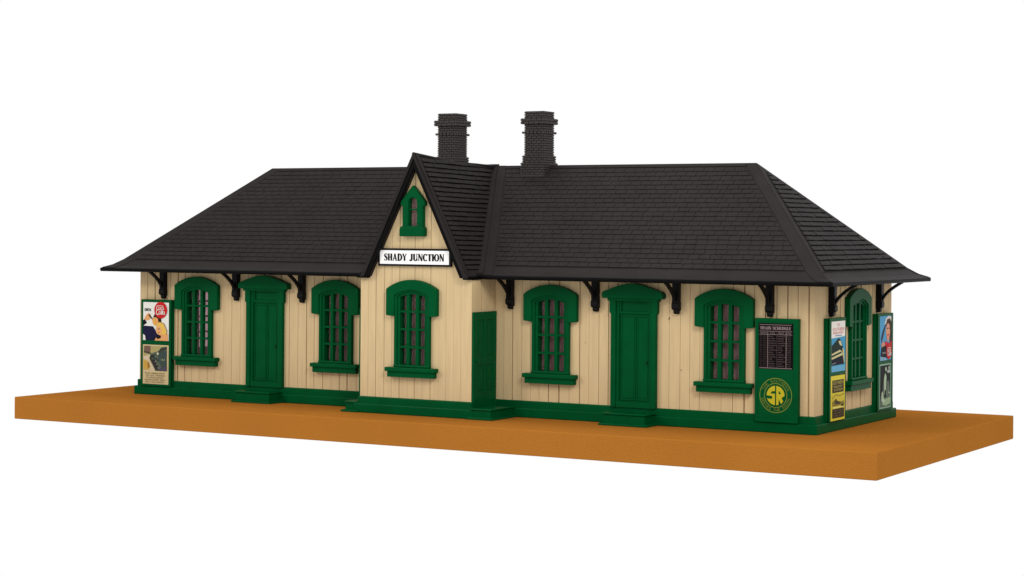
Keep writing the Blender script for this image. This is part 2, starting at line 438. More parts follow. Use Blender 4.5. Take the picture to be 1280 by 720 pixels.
# ------------------------------------------------------------------ windows
G = M['green']
def pane_open(w, z0, zs, rise): return [(-w, z0), (w, z0)] + segarc(-w, w, zs, rise, 10)
def make_window(loc, rz, deep=True):
    z_in, hb, db = (-.19, .047, -.075) if deep else (-.05, .016, .02)
    b = MB()
    # casing (back to the wall opening) and two inner steps
    b.plate([(-.52, 1.02), (.52, 1.02)] + segarc(-.52, .52, 2.90, .16), [pane_open(.435, 1.10, 2.86, .13)], -.02, .10, G)
    b.plate([(-.44, 1.08), (.44, 1.08)] + segarc(-.44, .44, 2.855, .14), [pane_open(.365, 1.17, 2.85, .075)], z_in, .065, G)
    w = b.build('window', ST, bevel=.012, loc=loc, rotz=rz)
    b = MB()                                                        # hood with ears
    b.plate([(.505, 2.37), (.725, 2.39), (.745, 2.41), (.745, 3.05)] + segarc(-.745, .745, 3.05, .235, 20)[1:-1] + [(-.745, 3.05), (-.745, 2.41), (-.725, 2.39), (-.505, 2.37)]
            + segarc(-.505, .505, 2.88, .15)[::-1], [], -.01, .135, G)
    b.build('hood', w, bevel=.022, seg=2)
    b = MB()
    b.plate(rect(-.735, .735, 1.00, 1.105), [], -.01, .20, G)
    b.plate(rect(-.69, .69, .86, 1.0), [], -.01, .15, G)
    b.plate(rect(-.53, .53, 1.105, 1.17), [], -.01, .115, G)
    b.build('sill', w, bevel=.018)
    b = MB()
    for x in (-.137, .137): b.plate(rect(x - hb, x + hb, 1.16, 2.93), [], db, .055, G)
    for k in (1, 2, 3):
        z = 1.17 + k * .440
        for a, c in ((-.37, -.138 - hb), (-.136 + hb, .136 - hb), (.138 + hb, .37)): b.plate(rect(a, c, z - .028, z + .028), [], db + .005, .05, G)
    b.build('glazing_bars', w, bevel=.01)
    b = MB(); b.plate(pane_open(.38, 1.12, 2.855, .08), [], *((-.155, -.145) if deep else (.0, .01)), M['glass']); b.build('pane', w)
    return w
for c in WC: make_window((c, YW, 0), 0)
make_window((-.19, YB, .08), 0)
make_window((XW, .07, 0), PI / 2)
make_window((-XW, .12, 0), -PI / 2, False)
# little pointed window in the gable
b = MB()
op = [(-.125, 4.70), (.125, 4.70)] + segarc(-.125, .125, 5.28, .124, 8)
b.plate([(-.30, 4.60), (.30, 4.60), (.30, 5.2), (.36, 5.2), (.36, 5.30), (0, 5.71), (-.36, 5.30), (-.36, 5.2), (-.30, 5.2)], [op], -.07, .13, G)
gw = b.build('window', ST, bevel=.025, loc=(GWX, YB, 0))
gw['label'] = 'small pointed window high in the front gable'
b = MB(); b.plate([(-.36, 4.44), (.36, 4.44), (.36, 4.66), (.31, 4.74), (-.31, 4.74), (-.36, 4.66)], [[(-.124, 4.705), (.124, 4.705), (.124, 4.73), (-.124, 4.73)]], -.01, .165, G)
b = MB(); b.plate([(-.36, 4.44), (.36, 4.44), (.36, 4.64), (.31, 4.695), (-.31, 4.695), (-.36, 4.64)], [], -.01, .165, G)
b.build('sill', gw, bevel=.025)
b = MB(); b.plate(rect(-.13, .13, 5.09, 5.13), [], -.01, .07, G); b.build('glazing_bars', gw)
b = MB(); b.plate([(-.14, 4.68), (.14, 4.68), (.14, 5.44), (-.14, 5.44)], [], -.06, -.05, M['glass']); b.build('pane', gw)

# ------------------------------------------------------------------ doors and steps
def make_door(loc):
    b = MB()                                                        # the two leaves and bottom rail
    b.plate(rect(-.42, .42, .40, 3.02), [], -.02, .015, G)
    for x0, x1 in ((-.375, .035), (.055, .40)):
        b.plate(rect(x0, x1, .56, 2.60), [rect(x0 + .035, x1 - .035, .60, 2.56)], .0, .036, G)
        b.plate(rect(x0 + .045, x1 - .045, .61, 2.55), [], .0, .028, G)
    d_ = b.build('door', ST, bevel=.008, loc=loc)
    b = MB()
    b.plate(rect(-.42, .42, 2.63, 3.03), [rect(-.35, .35, 2.69, 2.98)], .0, .055, G)
    b.build('transom', d_, bevel=.01)
    b = MB()
    b.plate([(-.60, .39), (-.47, .39), (-.47, 3.0), (.47, 3.0), (.47, .39), (.60, .39), (.60, 2.62), (.64, 2.66), (.64, 3.05), (-.64, 3.05), (-.64, 2.66), (-.60, 2.62)], [], -.01, .12, G)
    b.plate([(-.48, .39), (-.40, .39), (-.40, 2.95), (.40, 2.95), (.40, .39), (.48, .39), (.48, 3.01), (-.48, 3.01)], [], -.01, .075, G)
    b.plate(rect(-.47, .47, .39, .53), [], -.01, .09, G)
    b.build('door_frame', d_, bevel=.012)
    b = MB()
    b.plate([(-.80, 3.0), (.80, 3.0), (.81, 3.04), (.81, 3.12), (.77, 3.165), (.55, 3.245), (.28, 3.325), (.1, 3.358), (0, 3.362), (-.1, 3.358), (-.28, 3.325), (-.55, 3.245), (-.77, 3.165), (-.81, 3.12), (-.81, 3.04)], [], -.01, .20, G)
    b.plate(rect(-.68, .68, 2.94, 3.01), [], -.01, .15, G)
    b.build('pediment', d_, bevel=.02)
    b = MB(); b.plate(rect(.335, .365, 1.44, 1.54), [], .03, .046, G); b.plate(arc(.35, 1.48, .02, .02, 0, 330, 11), [], .04, .075, M['black']); b.build('handle', d_)
    return d_
for c in DC: make_door((c, YW, 0))
def make_bay_door(loc, rz):
    b = MB(); w = .545
    b.plate(rect(-w, w, .39, 2.60), [rect(-.36, -.06, .66, 1.30), rect(.06, .36, .66, 1.30), rect(-.36, -.06, 1.50, 2.40), rect(.06, .36, 1.50, 2.40)], -.01, .055, G)
    for x in (-.21, .21):
        for z0, z1 in ((.66, 1.30), (1.50, 2.40)):
            b.plate(rect(x - .15, x + .15, z0, z1), [], -.01, .038, G); b.plate(rect(x - .09, x + .09, z0 + .07, z1 - .07), [], -.005, .05, G)
    d_ = b.build('door', ST, bevel=.01, loc=loc, rotz=rz)
    b = MB(); b.plate(arc(-.44, 1.42, .03, .03, 0, 330, 11), [], .04, .11, G); b.build('handle', d_)
    return d_
bd = make_bay_door((BX1, (YB + YW) / 2, 0), PI / 2); make_bay_door((BX0, (YB + YW) / 2, 0), -PI / 2)
bd['label'] = 'narrow panelled door in the side of the projecting bay'
def step(x0, x1, y0, y1, h=.30, name='step'):
    b = MB()
    b.box(x0, x1, y0, y1, 0, h - .05, G); b.box(x0 - .03, x1 + .03, y0 - .03, y1 - .003, h - .048, h, G)
    b.box(x0 - .09, x1 + .09, y0 - .09, y1 - .003, 0, .055, G)
    return b.build('step', ST, bevel=.018)
step(-6.16, -5.06, -3.17, -2.66); step(4.88, 5.98, -3.22, -2.66)
step(BX1 + .06, 2.11, -3.80, -2.70, .27); step(-2.18, BX0 - .06, -3.78, -2.70, .27)

# ------------------------------------------------------------------ eave brackets
def make_bracket(loc, rz):
    b = MB(); K = M['black']; hw = .085
    b.box(-hw, hw, -.15, 0, 2.90, EZ, K)
    side = lambda u: (lambda p: (u, -p[0], p[1]))
    b.prism([(0, 2.74), (.12, 2.76), (.17, 2.80), (.17, 2.90), (.13, 2.95), (0, 2.95)], side(-.092), side(.092), K)
    b.prism([(0, 2.66), (.08, 2.66), (.12, 2.70), (.12, 2.77), (0, 2.77)], side(-.062), side(.062), K)
    path = [(.10 + .56 * t ** 1.6, 2.82 + .60 * t ** .8) for t in [i / 12 for i in range(13)]]
    out = []
    for i, p in enumerate(path):
        q = path[min(i + 1, 12)]; o = path[max(i - 1, 0)]; dx, dz = q[0] - o[0], q[1] - o[1]; l = math.hypot(dx, dz)
        out.append(((p[0] + dz / l * .035, p[1] - dx / l * .035), (p[0] - dz / l * .035, min(p[1] + dx / l * .035, EZ))))
    for (a, c), (e, f) in zip(out, out[1:]): b.prism([a, e, f, c], side(-.045), side(.045), K)
    return b.build('bracket', ST, bevel=.012, loc=loc, rotz=rz)
bk = make_bracket((-9.09, YW, 0), 0)
def bracket(loc, rz):
    o = bk.copy(); C.objects.link(o); o.parent = ST; o.location = loc; o.rotation_euler = (0, 0, rz)
for x in (-6.57, -4.39, 1.97, 4.36, 6.52, 8.90): bracket((x, YW, 0), 0)
for y in (-1.65, 1.52):
    bracket((XW, y, 0), PI / 2); bracket((-XW, y, 0), -PI / 2)

# ------------------------------------------------------------------ lettering
def strokes(ch):
    """bold condensed roman capitals on a unit-high cell: (width, [strips]) with strips of (points, widths)"""
    H, T = .28, .12                                               # heavy and thin strokes
    def V(x, z0=0, z1=1, w=H): return ([(x, z0), (x, z1)], [w, w])
    def Z(x0, x1, z, w=T): return ([(x0, z), (x1, z)], [w, w])
    def ser(x, z, l=.30): return Z(x - l / 2, x + l / 2, z + (.03 if z < .5 else -.03), .06)
    def bow(cx, cz, rx, rz, a0, a1, n=16, thick=H, thin=T):
        P = arc(cx, cz, rx, rz, a0, a1, n)
        return (P, [thin + (thick - thin) * abs(math.cos(math.radians(a0 + (a1 - a0) * i / n))) ** 1.3 for i in range(n + 1)])
    if ch == 'I': return .34, [V(.17), ser(.17, 0), ser(.17, 1)]
    if ch == 'H': return .74, [V(.17), V(.57), Z(.17, .57, .5), ser(.17, 0), ser(.17, 1), ser(.57, 0), ser(.57, 1)]
    if ch == 'T': return .64, [V(.32), Z(.03, .61, .96, .08), V(.05, .74, 1, .06), V(.59, .74, 1, .06), ser(.32, 0)]
    if ch == 'L': return .58, [V(.17), Z(.17, .55, .04, .08), V(.53, 0, .25, .06), ser(.17, 0), ser(.17, 1)]
    if ch == 'E': return .60, [V(.17), Z(.05, .56, .04, .08), Z(.05, .55, .96, .08), Z(.17, .45, .51), V(.54, 0, .25, .06), V(.53, .76, 1, .06), V(.45, .40, .62, .05)]
    if ch == 'N': return .78, [V(.15, 0, 1, T), V(.63, 0, 1, T), ([(.14, 1), (.63, 0)], [.24, .24]), ser(.15, 0, .24), ser(.12, 1, .24), ser(.63, 1, .26)]
    if ch == 'U': return .72, [V(.17, .28, 1), V(.58, .28, 1, T), bow(.375, .30, .205, .27, 180, 360, 14), ser(.17, 1), ser(.58, 1, .26)]
    if ch == 'J': return .50, [V(.31, .22, 1), bow(.16, .22, .15, .19, 360, 200, 12), (arc(.09, .17, .045, .045, 0, 350, 10), [.05] * 11), ser(.31, 1)]
    if ch == 'Y': return .74, [V(.37, 0, .5), ([(.12, 1), (.37, .45)], [.22, .2]), ([(.64, 1), (.37, .45)], [T, T]), ser(.13, 1), ser(.62, 1, .24), ser(.37, 0)]
    if ch == 'A': return .76, [([(.36, 1), (.60, 0)], [.22, .2]), ([(.36, 1), (.13, 0)], [T, T]), Z(.2, .52, .32), ser(.13, 0, .24), ser(.60, 0, .30)]
    if ch == 'D': return .74, [V(.17), bow(.24, .5, .40, .46, -90, 90, 18), Z(.05, .25, .04), Z(.05, .25, .96)]
    if ch == 'R': return .74, [V(.17), bow(.30, .74, .25, .22, -90, 90, 14), Z(.05, .31, .96), Z(.17, .31, .52), ([(.33, .52), (.60, .02)], [.18, .2]), ser(.17, 0), ser(.62, 0, .2)]
    if ch == 'O': return .76, [bow(.38, .5, .27, .46, 0, 360, 30)]
    if ch == 'C': return .68, [bow(.36, .5, .26, .46, 40, 320, 26), V(.56, .70, .97, .07)]
    if ch == 'S':
        P = [(.50, .80), (.44, .92), (.30, .96), (.17, .90), (.13, .76), (.20, .63), (.31, .53), (.43, .42), (.48, .27), (.42, .11), (.29, .04), (.15, .08), (.08, .22)]
        return .60, [(P, [.09, .11, .12, .18, .24, .29, .31, .29, .24, .18, .12, .11, .09]), V(.51, .70, .98, .06), V(.08, .02, .30, .06)]
    if ch == ' ': return .34, []
    return .5, []
def put_roman(b, text, cx, cz, h, w, n, m, fr=None, step=.0012):
    fr = fr or (lambda u, v, n: (u, -n, v))
    tot = sum(strokes(c)[0] for c in text); sx = w / tot; x = 0; k = 0
    for c in text:
        adv, st = strokes(c)
        for P, W in st:
            L_, R_ = [], []
            for i, p in enumerate(P):
                q = P[min(i + 1, len(P) - 1)]; o = P[max(i - 1, 0)]
                dx, dz = q[0] - o[0], q[1] - o[1]; l = math.hypot(dx, dz) or 1
                L_.append((p[0] - dz / l * W[i] / 2, p[1] + dx / l * W[i] / 2)); R_.append((p[0] + dz / l * W[i] / 2, p[1] - dx / l * W[i] / 2))
            T = lambda p: fr(cx - w / 2 + (x + p[0]) * sx, cz + (p[1] - .5) * h, n + (k % 6) * step)
            for i in range(len(P) - 1):
                b.add([T(L_[i]), T(R_[i]), T(R_[i + 1]), T(L_[i + 1])], [(0, 1, 2, 3)], m)
            k += 1
        x += adv
_tx = {}
def sans(text):
    if text not in _tx:
        cu = bpy.data.curves.new('lettering', 'FONT'); cu.body = text; cu.resolution_u = 3
        o = bpy.data.objects.new('lettering', cu); C.objects.link(o)
        dg = bpy.context.evaluated_depsgraph_get(); dg.update()
        me = bpy.data.meshes.new_from_object(o.evaluated_get(dg))
        V = [(v.co.x, v.co.y) for v in me.vertices]; F = [tuple(p.vertices) for p in me.polygons]
        bpy.data.objects.remove(o); bpy.data.curves.remove(cu); bpy.data.meshes.remove(me)
        _tx[text] = (V, F)
    return _tx[text]
def put_sans(b, text, cx, cz, h, w, n, m, rot=0.):
    V, F = sans(text)
    if not V: return
    x0, x1 = min(v[0] for v in V), max(v[0] for v in V); z0, z1 = min(v[1] for v in V), max(v[1] for v in V)
    ca, sa = math.cos(rot), math.sin(rot); P = []
    for x, z in V:
        a = ((x - x0) / max(x1 - x0, 1e-6) - .5) * w; c = ((z - z0) / max(z1 - z0, 1e-6) - .5) * h
        P.append((cx + a * ca - c * sa, -n, cz + a * sa + c * ca))
    b.add(P, F, m)

# ------------------------------------------------------------------ name sign
sg = empty('station_sign', (-.14, YB, 3.92))
tag(sg, 'long white sign lettered SHADY JUNCTION on the front gable', 'sign')
b = MB(); b.plate(rect(-1.08, 1.08, -.220, .220), [], .0, .07, M['ink']); b.build('frame', sg, bevel=.008)
b = MB(); b.plate(rect(-1.018, 1.018, -.170, .170), [], .06, .076, M['white']); b.build('panel', sg)
b = MB(); put_roman(b, 'SHADY', -.555, 0, .178, .69, .0775, M['ink'], step=.0006); b.build('lettering', sg)
b = MB(); put_roman(b, 'JUNCTION', .38, 0, .178, 1.02, .0775, M['ink'], step=.0006)
b.build('lettering', sg)

# ------------------------------------------------------------------ notice boards
class Art:
    """a printed sheet: flat shapes laid on one another on local u (0..1), v (0..1)"""
    def __init__(s, w, h, u0, z0, n): s.b = MB(); s.w, s.h, s.u, s.z, s.n = w, h, u0, z0, n; s.k = 0
    def T(s, p): return (s.u + p[0] * s.w, -(s.n + s.k * .0011), s.z + p[1] * s.h)
    def sheet(s, c): s.b.plate(rect(s.u, s.u + s.w, s.z, s.z + s.h), [], s.n - .012, s.n, ink(c)); s.k = 1
    def poly(s, c, pts):
        V, F = [s.T(p) for p in pts], [tuple(range(len(pts)))]
        bm = bmesh.new(); vs = [bm.verts.new((p[0], p[1], 0)) for p in pts]
        es = [bm.edges.new((vs[i], vs[(i + 1) % len(vs)])) for i in range(len(vs))]
        bmesh.ops.triangle_fill(bm, use_beauty=True, edges=es, normal=(0, 0, 1)); bm.verts.index_update()
        F = [tuple(v.index for v in f.verts) for f in bm.faces]; bm.free()
        s.b.add(V, F, ink(c)); s.k += 1
    def box(s, c, u0, u1, v0, v1): s.poly(c, rect(u0, u1, v0, v1))
    def ell(s, c, u, v, ru, rv=None, a0=0, a1=345, n=23):
        rv = rv if rv is not None else ru * s.w / s.h
        s.poly(c, arc(u, v, ru, rv, a0, a1, n))
    def line(s, c, pts, w):
        for (a, e), (f, g_) in zip(pts, pts[1:]):
            dx, dy = (f - a) * s.w, (g_ - e) * s.h; l = math.hypot(dx, dy) or 1
            ox, oy = -dy / l * w / 2 / s.w, dx / l * w / 2 / s.h
            V = [s.T(p) for p in ((a - ox, e - oy), (f - ox, g_ - oy), (f + ox, g_ + oy), (a + ox, e + oy))]
            s.b.add(V, [(0, 1, 2, 3)], ink(c))
        s.k += 1
    def text(s, c, t, u, v, h, w, rot=0): put_sans(s.b, t, s.u + u * s.w, s.z + v * s.h, h * s.h, w * s.w, s.n + s.k * .0011, ink(c), rot); s.k += 1
    def roman(s, c, t, u, v, h, w): put_roman(s.b, t, s.u + u * s.w, s.z + v * s.h, h * s.h, w * s.w, s.n + s.k * .0011, ink(c), step=.0003); s.k += 1
    def build(s, name, par, label): o = s.b.build(name, par); o['label'] = label; return o
BH0, BH1, BN = .24, 2.63, .14
def board(loc, rz, w, label):
    e = empty('notice_board', loc, rz); tag(e, label, 'notice board', 'green notice boards on the station walls')
    b = MB(); b.plate(rect(-w, w, BH0, BH1), [], 0, BN, G)
    return e, b
WHT, BLK = srgb(240, 240, 234), srgb(14, 14, 16)
RED, NAVY, SKIN, BLOND = srgb(205, 38, 38), srgb(30, 28, 62), srgb(232, 170, 112), srgb(238, 196, 92)
def cola_script(a, u, v, r):
    """white flowing word on the red disc"""
    c = WHT; k = r / .3
    for word, du, dv, z in (('Coca', -.02, .075, .86), ('Cola', .015, -.075, 1.05)):
        S = lambda pts: [(u + (du + x * z) * k, v + (dv + y * z) * k * a.w / a.h) for x, y in pts]
        w = .021 * k * z; x = -.155
        for ch in word:
            if ch == 'C': a.line(c, S(arc(x + .02, .0, .065, .085, 50, 310, 12)), w * 1.25); x += .115
            elif ch == 'o': a.line(c, S(arc(x, -.025, .042, .052, 0, 360, 10)), w); x += .09
            elif ch == 'c': a.line(c, S(arc(x, -.025, .042, .052, 45, 320, 9)), w); x += .09
            elif ch == 'l': a.line(c, S([(x - .03, -.07), (x - .01, .05), (x + .025, .10), (x + .015, 0), (x - .01, -.07), (x + .03, -.07)]), w); x += .07
            else: a.line(c, S(arc(x, -.025, .04, .05, 0, 360, 10)), w); a.line(c, S([(x + .04, .025), (x + .045, -.07), (x + .075, -.055)]), w); x += .1
    a.line(c, [(u - .16 * k, v + .15 * k * a.w / a.h), (u - .02 * k, v + .165 * k * a.w / a.h), (u + .14 * k, v + .14 * k * a.w / a.h)], .016 * k)

# 1: leftmost board on the front wall
e, b = board((-9.28, YW, 0), 0, .535, 'green notice board at the left end of the front wall, with drinks and locomotive posters')
b.plate(rect(-.535, .535, BH0, BH1), [rect(-.465, .455, 1.50, 2.56), rect(-.465, .455, .30, 1.39)], .10, BN + .012, G); b.build('board', e, bevel=.012)
a = Art(.91, 1.05, -.46, 1.505, BN + .004); a.sheet(WHT)
a.roman(srgb(30, 30, 35), 'DRINK', .21, .80, .075, .32)
a.poly(NAVY, [(0, 0), (.70, 0), (.60, .22), (.45, .36), (.30, .40), (.0, .36)])
a.poly(WHT, [(0, .0), (.10, .0), (.08, .12), (0, .16)])
a.poly(srgb(26, 24, 30), [(0, .36), (.0, .52), (.06, .56), (.16, .45), (.10, .37)])
a.poly(WHT, [(.02, .38), (.20, .48), (.33, .58), (.42, .50), (.50, .32), (.52, .24), (.40, .37)])
a.poly(SKIN, [(.04, .55), (.10, .64), (.20, .72), (.28, .70), (.33, .60), (.22, .53), (.12, .52)])
a.poly(srgb(60, 60, 50), [(.20, .66), (.25, .69), (.38, .57), (.36, .54)])
a.ell(SKIN, .49, .52, .125, .13)
a.poly(srgb(232, 178, 70), [(.40, .56), (.47, .58), (.52, .44), (.46, .40)])
a.poly(srgb(50, 34, 28), [(.40, .60), (.44, .68), (.58, .70), (.70, .64), (.72, .48), (.66, .44), (.60, .50), (.59, .57), (.50, .61)])
a.poly(SKIN, [(.46, .0), (.56, .12), (.68, .20), (.98, .18), (.98, .0)])
a.ell(BLOND, .69, .33, .17, .155)
a.poly(BLOND, [(.60, .44), (.78, .42), (.92, .28), (.93, .19), (.80, .15)])
a.ell(srgb(236, 176, 120), .63, .27, .115, .11)
a.line(srgb(60, 40, 30), [(.58, .30), (.66, .31)], .02); a.line(srgb(150, 50, 40), [(.60, .215), (.66, .22)], .02)
a.line(srgb(120, 84, 40), [(.66, .50), (.84, .44), (.95, .26), (.93, .17)], .014)
a.poly(srgb(22, 24, 30), [(.52, .10), (.60, .16), (.72, .13), (.70, .07), (.58, .04)])
a.ell(RED, .70, .80, .25)
cola_script(a, .70, .80, .25)
a.build('poster', e, 'white drinks poster with a red round emblem, a sailor and a blond woman')
a = Art(.91, 1.08, -.46, .305, BN + .004); a.sheet(srgb(214, 196, 150))
a.poly(srgb(176, 166, 112), rect(.03, .94, .34, .97)); a.poly(srgb(216, 200, 168), [(.03, .70), (.30, .75), (.26, .60), (.34, .52), (.55, .34), (.03, .34)])
a.poly(srgb(122, 96, 84), [(.03, .80), (.25, .78), (.30, .84), (.30, .97), (.06, .97)])
a.poly(srgb(74, 72, 60), [(.05, .79), (.30, .76), (.34, .79), (.20, .82), (.05, .83)])
a.poly(srgb(206, 166, 76), [(.03, .62), (.20, .58), (.30, .46), (.26, .36), (.03, .36)])
a.poly(srgb(160, 110, 60), [(.19, .54), (.24, .56), (.28, .42), (.20, .40)])
a.poly(srgb(92, 104, 92), [(.26, .66), (.30, .76), (.42, .80), (.60, .84), (.72, .94), (.94, .97), (.94, .34), (.58, .34)])
a.poly(srgb(66, 82, 78), [(.60, .82), (.94, .86), (.94, .34), (.80, .34), (.62, .60)])
a.poly(srgb(60, 66, 56), [(.60, .82), (.72, .92), (.94, .95), (.94, .90), (.76, .84)])
a.poly(srgb(58, 62, 52), [(.26, .66), (.34, .75), (.52, .76), (.44, .70), (.34, .66), (.58, .34), (.50, .34)])
a.poly(srgb(150, 144, 124), [(.42, .56), (.50, .60), (.68, .36), (.60, .35)])
a.line(srgb(60, 58, 60), [(.38, .62), (.62, .36)], .05); a.line(srgb(40, 44, 42), [(.34, .70), (.56, .64), (.62, .58)], .03)
for q in ((.44, .60), (.50, .53), (.56, .46)): a.ell(srgb(50, 46, 56), q[0], q[1], .05, .035)
a.poly(srgb(82, 78, 96), [(.66, .40), (.94, .48), (.94, .35), (.62, .35)])
a.text(srgb(186, 198, 150), '161', .80, .63, .05, .14)
a.ell(srgb(214, 206, 170), .60, .78, .04, .03)
for k_, t in enumerate(['THE GREATEST', 'OF ALL TRAINS', 'TO THE SOUTHLAND', 'RUNS EVERY DAY', 'ASK THE AGENT']):
    a.text(srgb(70, 40, 30), t, .48 + .02 * (k_ % 2), .275 - .055 * k_, .034, .80 - .06 * (k_ % 3))
a.build('poster', e, 'sepia poster of a locomotive above lines of small lettering')

# 2: schedule board
e, b = board((9.10, YW, 0), 0, .535, 'green notice board with the black TRAIN SCHEDULE and the round yellow SR emblem')
b.plate(rect(-.535, .535, BH0, BH1), [rect(-.46, .42, .30, 2.55)], .10, BN + .012, G); b.build('board', e, bevel=.012)
a = Art(.855, 1.05, -.445, 1.47, BN + .004); a.sheet(srgb(14, 9, 11))
GRY = srgb(138, 122, 122); DIM = srgb(84, 70, 72)
a.line(GRY, [(.03, .965), (.95, .965)], .012)
a.roman(GRY, 'TRAIN SCHEDULE', .49, .893, .068, .90)
a.line(GRY, [(.03, .825), (.97, .825)], .010); a.line(GRY, [(.03, .755), (.97, .755)], .012); a.line(GRY, [(.03, .02), (.97, .02)], .014)
for u in (.27, .80): a.line(GRY, [(u, .82), (u, .02)], .013)
a.line(DIM, [(.53, .82), (.53, .02)], .008)
for (u, w), t in zip(((.14, .18), (.40, .14), (.66, .16), (.88, .13)), ('TRAIN', 'TO', 'FROM', 'TIME')): a.text(GRY, t, u, .79, .035, w)
DIM2 = srgb(116, 98, 100); rnd = random.Random(5); towns = ['MACON', 'ATLANTA', 'RICHMOND', 'DANVILLE', 'SALISBURY', 'MOBILE', 'ASHEVILLE', 'SELMA', 'RALEIGH', 'COLUMBIA', 'ROME', 'DALTON', 'MEMPHIS', 'AUGUSTA']
for r in range(14):
    v = .715 - r * .050
    a.text(DIM, '%d  %s' % (rnd.randint(11, 98), rnd.choice(['EXP', 'LOC', 'MAIL'])), .145, v, .026, .19); a.k -= 1
    t = towns[r]; w = .026 * len(t); a.text(DIM2, t, .30 + w / 2, v, .022, w); a.k -= 1
    t = towns[(r * 5 + 3) % 14]; w = .026 * len(t); a.text(DIM2, t, .56 + w / 2, v, .022, w); a.k -= 1
    a.text(DIM2, '%d:%02d' % (rnd.randint(1, 12), rnd.choice((5, 10, 15, 25, 40, 50))), .875, v, .022, .12); a.k -= 1
a.build('timetable', e, 'black timetable headed TRAIN SCHEDULE in pale lettering')
a = Art(1, 1, 0, 0, BN + .006); YEL = srgb(196, 184, 42); LIM = srgb(122, 142, 58)
cu, cv = -.01, .865; GRN = (.0001, .066, .0175)
def ring(r0, r1, c):
    n = 48; V = []; F = []
    for i in range(n):
        t = 2 * PI * i / n; V += [a.T((cu + r0 * math.cos(t), cv + r0 * math.sin(t))), a.T((cu + r1 * math.cos(t), cv + r1 * math.sin(t)))]
    for i in range(n): j = (i + 1) % n; F.append((2 * i, 2 * i + 1, 2 * j + 1, 2 * j))
    a.b.add(V, F, ink(c)); a.k += 1
a.k = 1; ring(.385, .402, LIM); ring(.268, .285, LIM)
def arc_text(t, mid, top, span):
    n = len(t)
    for i, ch in enumerate(t):
        f = (i / (n - 1) - .5) * span
        th = mid - f if top else mid + f
        if ch != ' ':
            put_sans(a.b, ch, cu + .335 * math.cos(th), cv + .335 * math.sin(th), .062, .022 if ch == 'I' else .046, a.n + .0022, ink(LIM), th - PI / 2 if top else th + PI / 2)
arc_text('THE SOUTHERN', PI / 2, True, math.radians(128)); arc_text('SERVES THE SOUTH', -PI / 2, False, math.radians(150))
Rr = .222; P = lambda pts: [(cu + x * Rr, cv + z * Rr) for x, z in pts]; a.k = 3
# S fills the left half of the disc, R the right half
a.poly(YEL, P([(-.07, 1)] + arc(0, 0, 1, 1, 94, 176, 12) + [(-.98, -.02), (-.40, -.06), (-.40, -.30), (-.95, -.30)] + arc(0, 0, 1, 1, 198, 266, 12) + [(-.07, .18), (-.58, .18), (-.40, .44), (-.07, .44)]))
a.poly(GRN, P([(-.90, -.20), (-.40, -.20), (-.34, -.28), (-.40, -.36), (-.86, -.36)]))
a.poly(YEL, P([(.07, -1)] + [(.34, -.94), (.34, -.34), (.62, -.86), (.84, -.58), (.66, -.22), (.98, -.02)] + arc(0, 0, 1, 1, 8, 86, 12)))
a.poly(GRN, P([(.34, .14), (.62, .20), (.34, .54)]))
a.build('emblem', e, 'round yellow SR emblem ringed with lettering')

# 3: near board on the right end wall
e, b = board((XW, -1.49, 0), PI / 2, .525, 'green notice board nearest the front corner on the right end wall')
b.plate(rect(-.525, .525, BH0, BH1), [rect(-.41, .50, 1.37, 2.57), rect(-.43, .50, .24, 1.30)], .10, BN + .012, G); b.build('board', e, bevel=.01)
a = Art(.88, 1.17, -.40, 1.385, BN + .004); a.sheet(srgb(240, 236, 228))
PNK = srgb(216, 92, 92); SKY = srgb(70, 158, 200)
a.text(PNK, 'THE', .50, .925, .055, .20); a.text(PNK, 'SOUTHERN', .50, .84, .065, .84); a.text(PNK, 'RAILWAY', .50, .77, .05, .74); a.line(srgb(80, 110, 170), [(.25, .715), (.75, .715)], .016)
a.poly(SKY, [(0, .67), (1, .69), (1, 0), (0, 0)])
a.poly(srgb(104, 176, 214), rect(0, 1, .0, .12))
a.poly(srgb(20, 42, 38), [(0, .52), (.28, .60), (.46, .66), (.62, .64), (.80, .50), (.84, .40), (.80, .14), (0, .14)])
a.poly(srgb(214, 204, 160), [(.48, .60), (.64, .61), (.76, .50), (.60, .52)])
a.poly(srgb(216, 206, 150), [(0, .36), (.60, .43), (.76, .38), (.80, .32), (.0, .25)])
a.poly(srgb(26, 60, 46), [(.0, .33), (.66, .39), (.74, .36), (.0, .29)])
a.poly(srgb(206, 196, 140), [(.76, .46), (.88, .42), (.92, .16), (.84, .15)])
a.poly(srgb(14, 18, 34), [(0, .25), (.80, .31), (.90, .14), (0, .13)]); a.line(srgb(150, 160, 170), [(0, .16), (.3, .18)], .014)
a.build('poster', e, 'poster of a dark green train on blue under red lettering')
a = Art(.90, 1.04, -.42, .255, BN + .004); Y2 = srgb(228, 212, 66); a.sheet(Y2)
DK = srgb(48, 40, 34); a.poly(DK, rect(.10, .92, .62, .90))
for t, v, h in (('SOUTHERN', .84, .075), ('RAILWAY', .755, .055), ('SYSTEM', .68, .055)): a.text(srgb(206, 190, 100), t, .51, v, h, .72 if t == 'SOUTHERN' else .62)
a.poly(srgb(214, 196, 66), rect(.10, .92, .28, .60))
a.poly(srgb(140, 124, 50), [(.10, .42), (.30, .48), (.44, .44), (.60, .40), (.92, .42), (.92, .34), (.10, .30)])
a.poly(srgb(72, 64, 42), [(.28, .44), (.36, .50), (.42, .44), (.70, .40), (.66, .36), (.28, .37)]); a.poly(srgb(80, 72, 44), [(.70, .33), (.90, .37), (.92, .30), (.70, .29)])
a.poly(srgb(238, 224, 120), [(.10, .32), (.60, .31), (.92, .29), (.92, .27), (.10, .27)]); a.line(srgb(150, 140, 60), [(.10, .50), (.34, .58), (.60, .54), (.92, .58)], .02)
a.poly(DK, rect(.10, .92, .06, .26))
